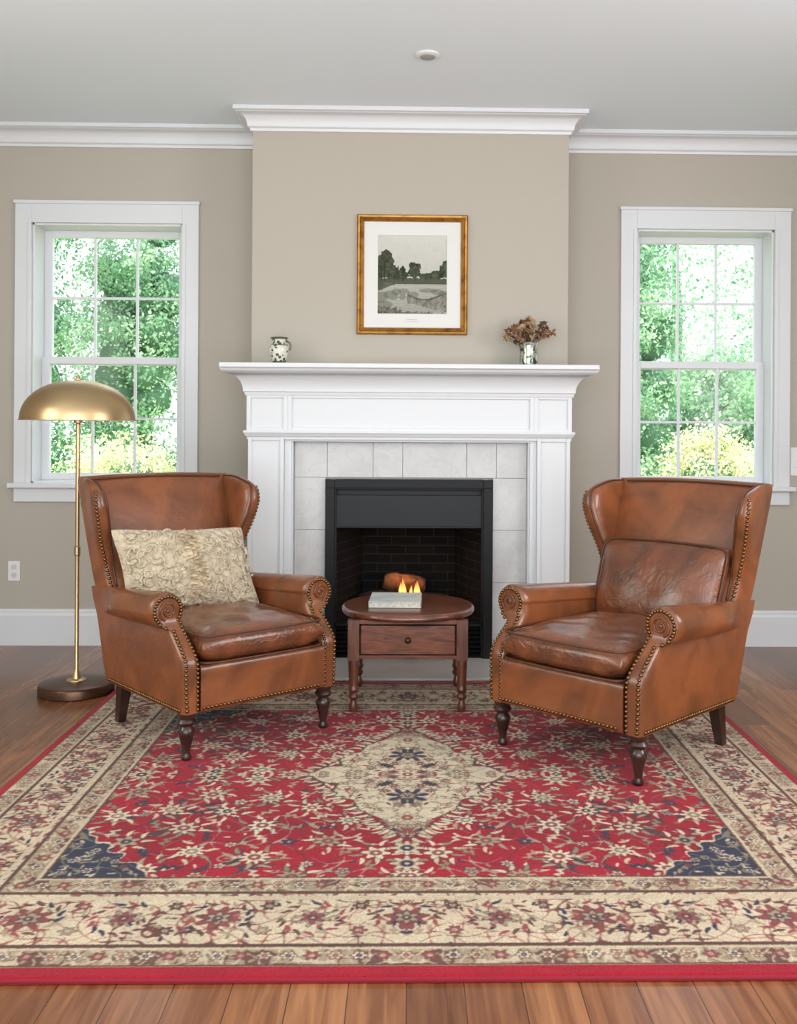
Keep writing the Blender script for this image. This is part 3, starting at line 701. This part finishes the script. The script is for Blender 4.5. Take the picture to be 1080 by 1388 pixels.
mb=MB(); mb.lathe([(.006,0),(.005,.012),(.012,.018),(.013,.024),(.008,.03),(.001,.031)],20,Matrix.Translation((0,-.230,.308))@Matrix.Rotation(math.pi/2,4,'X')); mb.build('knob',mat('bronze_knob',(66,48,36),.35,metal=.6),d_,smooth=True)
for (sx,sy) in [(-1,-1),(1,-1),(-1,1),(1,1)]:
    mb=MB(); x=sx*.228; y=sy*.212
    mb.box((x-.024,y-.023,.220),(x+.024,y+.023,.389))
    mb.lathe([(.013,0),(.016,.004),(.019,.022),(.014,.040),(.012,.05),(.019,.058),(.022,.066),(.019,.074),(.015,.08),(.020,.088),(.023,.096),(.020,.104),(.0185,.115),(.021,.170),(.023,.205),(.022,.220)],20,Matrix.Translation((x,y,0)))
    mb.build('leg',M_tableL,e,angle=40)
# book
e=thing('book','hardcover book with pale cream cover on the table','book',(-.055,-1.12,.431),math.radians(-1.5))
mb=MB(); mb.box((-.112,-.125,0),(.112,.125,.003)); mb.box((-.112,-.125,.0235),(.112,.125,.0265)); mb.box((-.115,-.125,0),(-.111,.125,.0265)); mb.build('cover',mat('book_cover',(170,180,184),.5,vary=(9,(200,200,194),.35,.55)),e,bevel=.001)
mb=MB(); mb.box((-.110,-.121,.003),(.108,.12,.0235)); mb.build('pages',mat('paper',(208,202,188),.9,vary=(120,(186,180,166),.4,.6)),e)
# ---------------------------------------------------------------- armchair
ZT=.978
def smooth(a,b,x): t=min(1,max(0,(x-a)/(b-a))); return t*t*(3-2*t)
def yr(z): return .31+(z-.17)*.35
def whalf(z): return .325+max(0,z-.17)*.046
def yf(z): return -.335+.12*smooth(.34,.50,z)
CX,CZ,CR=.332,.525,.066
def wyf(z):
    return float(np.interp(z,[.48,.56,.62,.70,.80,.87,.92,.955,.98],[.30,.345,.368,.356,.322,.308,.318,.352,.41]))
def arm_x(z):
    xi=.262+.010*smooth(.3,.5,z); xo=.331+.005*math.sin((z-.17)*8)
    d=CR*CR-(z-CZ)**2
    if d>0:
        s=math.sqrt(d)
        if z>CZ: xi=CX-s; xo=CX+s
        else: xo=max(xo,CX+s)
        xi=min(xi,CX-.001)
    return xi,xo
def armdrop(x,y,z):
    if z>.42: z=z-.05*max(0,(y+.2)/.6)*min(1,(z-.42)/.12)
    return (x,y,z)
def nailgeo(mb,x,y,z,n):
    nn=Vector(n).normalized(); M_=Matrix.Translation((x,y,z))@nn.to_track_quat('Z','Y').to_matrix().to_4x4()
    mb.lathe([(.0074,-.002),(.0068,.0026),(.0042,.0054),(.0006,.0064)],8,M_)
def chair(loc,rz_,label,lumbar,seed):
    e=thing('armchair',label,'armchair',loc,rz_,'leather wingback armchairs')
    rnd=random.Random(seed)
    mb=MB(); 
    def frf(u,v):
        x=u*.268; z=.255+.083*v
        rim=max(0,1-abs(v)**10)**.5
        return (x,-.335-.012*rim,z),(x,-.25,z)
    mb.slab(8,14,frf); mb.box((-.27,-.27,.172),(.27,.30,.335)); mb.build('seat_frame',M_leather,e,angle=50)
    for s in(-1,1):
        mb=MB(); zs=[.172,.178]+[.19+.02*i for i in range(14)]+[.457+.0065*i for i in range(22)]; zs=[z for z in zs if z<CZ+CR-.0006]+[CZ+CR-.0015,CZ+CR-.0003]
        rings=[]
        m_=7;kk=22
        for z in zs:
            xi,xo=arm_x(z); y0=yf(z); y1=yr(z); ring=[]
            w_=xo-xi; rb=min(.020,w_*.4)
            def xob(y):
                t=smooth(.10,.34,y); base=.333 if xo>.333 else xo
                return xo+(base-xo)*t
            for i in range(m_+1):
                t=i/m_; x=xi+w_*t; edge=min(t,1-t)*w_
                yy=y0-.004+ (rb*(1-math.sqrt(max(0,1-(1-min(1,edge/rb))**2))) if rb>1e-6 else 0)
                ring.append((x,yy,z))
            for i in range(1,kk): y=y0+.020+(y1-y0-.020)*i/kk; ring.append((xob(y),y,z))
            ring.append((xob(y1),y1,z)); ring.append((xi,y1,z))
            for i in range(kk-1,0,-1): ring.append((xi,y0+.020+(y1-y0-.020)*i/kk,z))
            rings.append([armdrop(s*p[0],p[1],p[2]) for p in ring])
        n_=len(rings[0]); vs=[p for r_ in rings for p in r_]; fs=[]
        for j in range(len(rings)-1):
            for i in range(n_): i2=(i+1)%n_; fs.append((j*n_+i,j*n_+i2,(j+1)*n_+i2,(j+1)*n_+i))
        fs.append(tuple(range(n_))); fs.append(tuple((len(rings)-1)*n_+i for i in range(n_)))
        mb.add(vs,fs); arm=mb.build('arm',M_leather,e,angle=60)
        mb=MB()
        pts=[]
        for i in range(46):
            a=-1.2+i*.24; r_=.037-.031*i/45; pts.append((s*(CX+r_*math.cos(a)),-.2215,CZ+r_*math.sin(a)))
        mb.tube(pts,.0036,6)
        mb.sphere((s*CX,-.221,CZ),.008,12,8,(1,.5,1))
        mb.build('scroll_welt',M_leather2,arm,smooth=True)
        mb=MB(); z=.185
        while z<CZ-.046:
            xi,xo=arm_x(z); nz=(yf(z+.005)-yf(z-.005))/.01
            for x in (xi+.014,xo-.014): nailgeo(mb,s*x,yf(z)-.003,z,(0,-1,nz))
            z+=.0160/math.sqrt(1+nz*nz)
        for i in range(21):
            a=math.radians(-44+(268)*i/20); nailgeo(mb,s*(CX+.052*math.cos(a)),-.2180,CZ+.052*math.sin(a),(0,-1,0))
        mb.build('nailhead_trim',M_nail,arm,smooth=True,fixn=False)
        mb=MB(); y=-.31
        while y<.30: nailgeo(mb,s*.3330,y,.184,(s,0,0)); y+=.0165
        mb.build('nailhead_trim',M_nail,arm,smooth=True,fixn=False)
        # wing
        mb=MB()
        def wf(u,v):
            vv=(v+1)/2; uu=(u+1)/2
            ztop=ZT-.035*max(0,uu-.55)**2/.18
            z=.50+(ztop-.50)*vv
            y=yr(z)-.004+(wyf(z)-yr(z))*uu
            k_=smooth(.58,.90,z)
            xm=whalf(z)-.026-.028*(1-k_)*uu+.022*uu*uu*k_
            T=.024+.020*uu*uu*smooth(.55,.8,z)
            h=T*(1-abs(u)**5)**.5*(1-abs(v)**8)**.5
            return (s*(xm+h),y,z),(s*(xm-h),y,z)
        mb.slab(28,32,wf); wing=mb.build('wing',M_leather,e,smooth=True)
        mb=MB()
        for i in range(26):
            v=-.80+1.72*i/25; p=wf(.93,v)[0]; nailgeo(mb,p[0],p[1],p[2],(s*.85,-.7,0))
        mb.build('nailhead_trim',M_nail,wing,smooth=True,fixn=False)
        mb=MB(); pts=[]
        for i in range(26):
            v=-.8+1.74*i/25; p=wf(.955,v)[1]; pts.append((p[0],p[1]-.002,p[2]))
        for i in range(14):
            u=.93-1.7*i/13; p=wf(u,.975)[1]; pts.append((p[0],p[1],p[2]+.002))
        mb.tube(pts,.0042,6); mb.build('welt_cord',M_piping,wing,smooth=True)
    mb=MB()
    def bf(u,v):
        vv=(v+1)/2; zt=ZT+.004+.010*math.cos(u*math.pi/2); z=.18+(zt-.18)*vv
        w_=whalf(z)-.014; x=u*w_
        T=.036; ym=yr(z)-.040
        h=T*(1-abs(v)**7)**.5*(1-abs(u)**10)**.5
        yb=ym+h
        yfr=ym-h-(.024*(1-u*u)*smooth(.35,.6,z)+ .055*(1-smooth(.4,.75,z)))*(1-abs(v)**6)*(1-abs(u)**8)
        return (x,yfr,z),(x,yb,z)
    mb.slab(30,40,bf); bk=mb.build('backrest',M_leather,e,smooth=True)
    mb=MB(); pts=[]
    for i in range(25):
        u=-.86+1.72*i/24; z=ZT+.010*math.cos(u*math.pi/2)-.008; pts.append((u*(whalf(1)-.02),yr(z)-.066,z))
    mb.tube(pts,.0042,6); mb.build('welt_cord',M_piping,bk,smooth=True)
    mb=MB()
    def cf(u,v):
        x=u*.262; y=-.033+v*.318
        if v<0: y-= .010*(1-u*u)
        h=.060*(1-abs(u)**9)**.4*(1-abs(v)**9)**.4
        crown=.024*(1-u*u)*(1-v*v)
        wr=.003*math.sin(x*38+y*21+seed)+.003*math.sin(y*55-x*20+2*math.sin(x*15))
        return (x,y,.394+h+crown+wr*(1-u**4)*(1-v**4)),(x,y,.394-h)
    mb.slab(40,40,cf); c_=mb.build('seat_cushion',M_leather2,e,smooth=True)
    for zz in(.442,.346):
        mb=MB(); pts=[]
        for i in range(64):
            a=2*math.pi*i/64; ca=math.cos(a);sa=math.sin(a)
            u=math.copysign(abs(ca)**.16,ca);v=math.copysign(abs(sa)**.16,sa)
            y=-.033+v*.322-(.010*(1-u*u) if v<0 else 0); pts.append((u*.265,y,zz))
        mb.tube(pts,.0045,6,closed=True)
        mb.build('piping',M_piping,c_,smooth=True)
    if lumbar:
        mb=MB()
        def lf_(u,v):
            z=.580+v*.155+.008*(1-u*u)*(v>0)*v; x=u*.282*(1-.04*(1-v)/2)
            ym=yr(z)-.145
            h=.066*(1-abs(u)**6)**.48*(1-abs(v)**5)**.48
            wr=.003*math.sin(x*24+z*17+2*math.sin(z*18))
            return (x,ym-h-.018*(1-u*u)*(1-v*v)+wr*(1-u**4)*(1-v**4),z),(x,ym+h,z)
        mb.slab(32,28,lf_); c2=mb.build('lumbar_cushion',M_leather2,e,smooth=True)
        mb=MB(); pts=[]
        for i in range(56):
            a=2*math.pi*i/56; ca=math.cos(a);sa=math.sin(a)
            u=math.copysign(abs(ca)**.20,ca);v=math.copysign(abs(sa)**.20,sa); z=.580+v*.157+.008*(1-u*u)*(v>0)*v; pts.append((u*.284*(1-.04*(1-v)/2),yr(z)-.165,z))
        mb.tube(pts,.0045,6,closed=True); mb.build('piping',M_piping,c2,smooth=True)
    mb=MB()
    x=-.255
    while x<.256:
        nailgeo(mb,x,-.346,.188,(0,-1,0)); x+=.0165
    mb.build('nailhead_trim',M_nail,e,smooth=True,fixn=False)
    for s in(-1,1):
        mb=MB(); mb.lathe([(.013,0),(.017,.003),(.019,.012),(.014,.022),(.0135,.03),(.018,.055),(.027,.09),(.031,.105),(.024,.116),(.020,.122),(.030,.13),(.035,.138),(.030,.146),(.026,.15),(.033,.16),(.033,.176)],28,Matrix.Translation((s*.298,-.297,0))); mb.build('leg',M_darkwood,e,angle=50)
        mb=MB(); x=s*.275
        a=.024;b_=.016
        vs=[(x-a,.235,.176),(x+a,.235,.176),(x+a,.29,.176),(x-a,.29,.176),(x-b_,.285,0),(x+b_,.285,0),(x+b_,.32,0),(x-b_,.32,0)]
        mb.add(vs,[(0,1,2,3),(7,6,5,4),(0,4,5,1),(1,5,6,2),(2,6,7,3),(3,7,4,0)]); mb.build('leg',M_darkwood,e,bevel=.003)
    return e
RT=.0135
LC_=(-.757,-1.545,RT)
chair(LC_,math.radians(40.5),'brown leather wingback armchair with nailhead trim and cream pillow',False,1)
chair((.778,-1.80,RT),math.radians(-46),'brown leather wingback armchair with lumbar cushion and nailhead trim',True,5)
# throw pillow
th=math.radians(40.5)
e=thing('throw_pillow','cream textured throw pillow with ruffles on leather armchair','pillow',(0,0,0))
cl=Vector((-.035,.200,.605)); Rz=Matrix.Rotation(th,4,'Z')
base=Matrix.Translation(LC_)@Rz@Matrix.Translation(cl)@Matrix.Rotation(math.radians(-22),4,'X')@Matrix.Rotation(math.radians(5),4,'Y')@Matrix.Rotation(math.radians(-8),4,'Z')
e.matrix_world=base
mb=MB(); rnd=random.Random(3)
PW,PH,PT=.290,.186,.105
def ph(u,v): return PT*(max(0,1-abs(u)**2.2))**.66*(max(0,1-abs(v)**2.2))**.66
def pwr(x,z): return .008*math.sin(x*55+2*math.sin(z*48))*math.sin(z*60+2*math.sin(x*43))
def pf(u,v):
    x=u*PW*(1-.09*(1-v*v)*abs(u)**3)*(1-.05*abs(u*v)**6)-.022*v; z=v*PH*(1-.10*(1-u*u)*abs(v)**3)*(1-.06*abs(u*v)**6)
    h=ph(u,v); wr=pwr(x,z)
    return (x,-h-wr*(1-u**6)*(1-v**6),z),(x,h*.7,z)
mb.slab(100,70,pf)
M_pil=mat('cream_cloque_fabric',(210,194,166),.95,vary=(40,(188,170,140),.45,.72,1),bump=[(40,1,.03),(300,.3,.002)],sheen=.2)
mb.build('pillow_body',M_pil,e,smooth=True)
M_ruf=mat('ruffle_fabric',(204,184,152),.95)
for rr in range(4):
    mb=MB()
    x0=(rr-1.5)*.018; n_=150; vs=[];fs=[]
    for i in range(n_+1):
        v=-.93+1.86*i/n_; z=v*PH*.90; u=x0/PW
        h=ph(u,v)+.001; xs_=x0-.022*v
        a=math.sin(i*.55+rr*1.7+math.sin(i*.23+rr))*.013; b2=math.cos(i*.45+rr*2)*.006
        vs+= [(xs_,-h+.006,z),(xs_+a*.6+.003,-h-.007,z+b2*.5),(xs_+a*1.3+.004,-h-.013-.004*math.sin(i*.8+rr),z+b2)]
    for i in range(n_):
        for k in(0,1): fs.append((i*3+k,i*3+k+1,i*3+3+k+1,i*3+3+k))
    mb.add(vs,fs)
    mb.build('ruffle_trim',M_ruf,e,smooth=True,fixn=False)
mb=MB()
for k in range(150):
    cx=rnd.choice([-1,1])*rnd.uniform(.05,.265); cz=rnd.uniform(-.17,.17); a0=rnd.uniform(0,6.28); pts=[]; sg=rnd.choice([-1,1])
    for i in range(11):
        a=a0+sg*i*.36; r_=.012+.0018*i; x=cx+r_*math.cos(a); z=cz+r_*math.sin(a)
        v=z/PH; u=(x+.022*v)/PW
        if abs(u)>.92 or abs(v)>.88 or abs(x+.022*v)<.042: break
        pts.append((x,-ph(u,v)-pwr(x,z)-.002,z))
    if len(pts)>3: mb.tube(pts,[.0055*math.sin(math.pi*(i+.6)/(len(pts)+.2)) for i in range(len(pts))],5)
mb.build('swirl_embroidery',M_pil,e,smooth=True,stuff=True)
# ---------------------------------------------------------------- outside
M_grass=mat('lawn',(160,188,124),.95,vary=(3,(190,206,140),.3,.7),bump=[(60,.5,.03)])
mb=MB(); mb.add([(-30,.25,-.45),(30,.25,-.45),(30,45,-.45),(-30,45,-.45)],[(0,1,2,3)]); o=mb.build('lawn_ground',M_grass,fixn=False); struct(o,'green lawn outside the windows','ground')
def leafmat(name,c1,c2,c3,rough=.6,sc=2.5):
    m=bpy.data.materials.new(name); m.use_nodes=True; nt=m.node_tree; N=nt.nodes; K=nt.links; b=N['Principled BSDF']
    tc=N.new('ShaderNodeTexCoord'); n=N.new('ShaderNodeTexNoise'); n.inputs['Scale'].default_value=sc; n.inputs['Detail'].default_value=6; n.inputs['Roughness'].default_value=.65
    K.new(tc.outputs['Object'],n.inputs['Vector']); r=N.new('ShaderNodeValToRGB'); e_=r.color_ramp.elements
    e_[0].position=.36; e_[0].color=L4(c1); e_[1].position=.64; e_[1].color=L4(c3); q=e_.new(.5); q.color=L4(c2)
    K.new(n.outputs['Fac'],r.inputs['Fac']); K.new(r.outputs['Color'],b.inputs['Base Color']); b.inputs['Roughness'].default_value=rough; b.inputs['Specular IOR Level'].default_value=.2
    t=N.new('ShaderNodeBsdfTranslucent'); K.new(r.outputs['Color'],t.inputs[0]); mx=N.new('ShaderNodeMixShader'); mx.inputs[0].default_value=.5
    K.new(b.outputs[0],mx.inputs[1]); K.new(t.outputs[0],mx.inputs[2]); K.new(mx.outputs[0],N['Material Output'].inputs[0])
    return m
M_ev=leafmat('evergreen_leaf',(100,142,114),(150,192,152),(216,236,204))
M_br=leafmat('bright_leaf',(182,200,146),(226,226,184),(250,240,220),sc=4)
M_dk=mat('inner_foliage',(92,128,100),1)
def foliage(name,label,cat,x,y,zb,rx_,ry_,h,n,ls,m,seed,dens=1,trunk=True,cone=0):
    rs=np.random.RandomState(seed); e=thing(name,label,cat,(x,y,-.45))
    zc=zb+h/2
    nc=90; u=rs.uniform(-1,1,nc); a=rs.uniform(0,2*np.pi,nc); s_=np.sqrt(1-u*u)
    rad=rs.uniform(.72,1.0,nc)
    tp=1-cone*(u+1)/2
    cen=np.stack([rx_*rad*s_*np.cos(a)*tp,ry_*rad*s_*np.sin(a)*tp,zc+h/2*u*rad],-1)
    ci=rs.randint(0,nc,n); cs=.20*min(rx_,h/2)
    P=cen[ci]+rs.normal(0,1,(n,3))*cs*np.array([1,1,.7])
    d1=rs.normal(0,1,(n,3)); d1/=np.linalg.norm(d1,axis=1)[:,None]; d2=np.cross(d1,rs.normal(0,1,(n,3))); d2/=np.linalg.norm(d2,axis=1)[:,None]
    l=ls*rs.uniform(.6,1.3,(n,1)); v=np.stack([P-d1*l*.5,P+d2*l*.3,P+d1*l*.5,P-d2*l*.3],1).reshape(-1,3)
    me=bpy.data.meshes.new('foliage'); nf=n
    me.vertices.add(n*4); me.vertices.foreach_set('co',v.astype(np.float32).ravel()); me.loops.add(n*4); me.loops.foreach_set('vertex_index',np.arange(n*4,dtype=np.int32)); me.polygons.add(n); me.polygons.foreach_set('loop_start',np.arange(0,n*4,4,dtype=np.int32)); me.update(calc_edges=True); me.materials.append(m)
    o=bpy.data.objects.new('foliage',me); COL.objects.link(o); o.parent=e; o['kind']='stuff'
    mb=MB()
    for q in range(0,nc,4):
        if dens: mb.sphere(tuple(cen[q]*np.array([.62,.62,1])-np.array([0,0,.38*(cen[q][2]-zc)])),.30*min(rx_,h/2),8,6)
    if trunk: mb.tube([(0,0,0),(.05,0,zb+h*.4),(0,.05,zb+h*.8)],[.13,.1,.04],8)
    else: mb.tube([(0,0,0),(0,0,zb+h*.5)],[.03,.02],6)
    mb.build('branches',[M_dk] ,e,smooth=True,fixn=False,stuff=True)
    return e
T='tall green evergreen tree outside the window'
foliage('evergreen_tree',T,'tree',-5.0,6.4,.2,1.05,1.0,6.2,30000,.060,M_ev,1,cone=.3)
foliage('evergreen_tree',T,'tree',-3.6,7.8,.2,.85,.9,6.4,28000,.060,M_ev,2,cone=.4)
foliage('evergreen_tree',T,'tree',-2.2,8.8,.2,.85,.8,5.8,22000,.070,M_ev,3,cone=.4)
foliage('evergreen_tree',T,'tree',2.35,5.4,.2,.72,.8,4.8,26000,.055,M_ev,4,cone=.4)
foliage('evergreen_tree','green leafy tree outside the window','tree',3.75,6.8,.1,.80,.8,2.6,20000,.065,M_ev,5)
foliage('evergreen_tree',T,'tree',5.9,10,.3,1.3,1.2,2.8,16000,.09,M_ev,6,cone=.2)
foliage('evergreen_tree','airy green tree with open branches against the sky','tree',5.0,13,2.6,1.9,1.2,3.6,3500,.11,M_ev,9,dens=0)
for k,(x,y) in enumerate([(-3.6,3.0),(-2.45,2.9),(-1.3,3.1),(1.45,3.0),(2.6,2.9),(3.75,3.1)]):
    foliage('flowering_shrub','low pale yellow-green shrub outside the window','shrub',x,y,.1,.50,.45,1.45+.1*math.sin(k*2),14000,.038,M_br,20+k,trunk=False)
# ---------------------------------------------------------------- lights & world
w=bpy.data.worlds.new('sky'); scn.world=w; w.use_nodes=True; bg=w.node_tree.nodes['Background']; bg.inputs[0].default_value=(.84,.92,1,1); bg.inputs[1].default_value=2.5
def area(name,loc,rot,sx,sy,p,c=(1,1,1)):
    l=bpy.data.lights.new(name,'AREA'); l.shape='RECTANGLE'; l.size=sx; l.size_y=sy; l.energy=p; l.color=c
    o=bpy.data.objects.new(name,l); o.location=loc; o.rotation_euler=rot; COL.objects.link(o); return o
area('rear_fill',(0,-7.9,2.0),(math.radians(82),0,0),4.6,1.4,86,(.97,.99,1))  # added soft fill lamp behind the camera, at the open rear
area('ceiling_fill',(0,-5.9,.5),(math.radians(180-16),0,0),4.0,1.6,84,(.90,.97,1))  # unseen up-facing lamp, added to brighten the ceiling
area('left_side_fill',(-2.85,-3.2,1.7),(math.radians(84),0,math.radians(-90)),1.6,1.4,42,(.97,1,.92))  # added fill lamp, window stand-in on the solid left wall
area('right_side_fill',(2.85,-3.4,1.7),(math.radians(84),0,math.radians(90)),1.6,1.4,70,(1,.95,.96))  # pinkish fill added at the right wall, which has no window
s=bpy.data.lights.new('sun','SUN'); s.energy=6.5; s.angle=.03; s.color=(1,.97,.9); o=bpy.data.objects.new('sun',s); COL.objects.link(o); o.rotation_euler=(math.radians(42),math.radians(-25),0)
p=bpy.data.lights.new('fire_glow','POINT'); p.energy=1.0; p.color=(1,.5,.2); p.shadow_soft_size=.05; o=bpy.data.objects.new('fire_glow',p); o.location=(0,-.24,.42); COL.objects.link(o)
# ---------------------------------------------------------------- camera
cam=bpy.data.cameras.new('camera'); co=bpy.data.objects.new('camera',cam); COL.objects.link(co)
F=1331; yaw=math.radians(1.2); roll=math.radians(.35)
cam.lens=36*F/1388; cam.sensor_width=36; cam.sensor_fit='AUTO'
cam.shift_x=-(583-540)/1388; cam.shift_y=-(694-588)/1388
co.matrix_world=Matrix.Translation((0,-5.49,1.184))@Matrix.Rotation(-yaw,4,'Z')@Matrix.Rotation(math.pi/2,4,'X')@Matrix.Rotation(roll,4,'Z')
cam.clip_start=.05; cam.clip_end=200
scn.camera=co
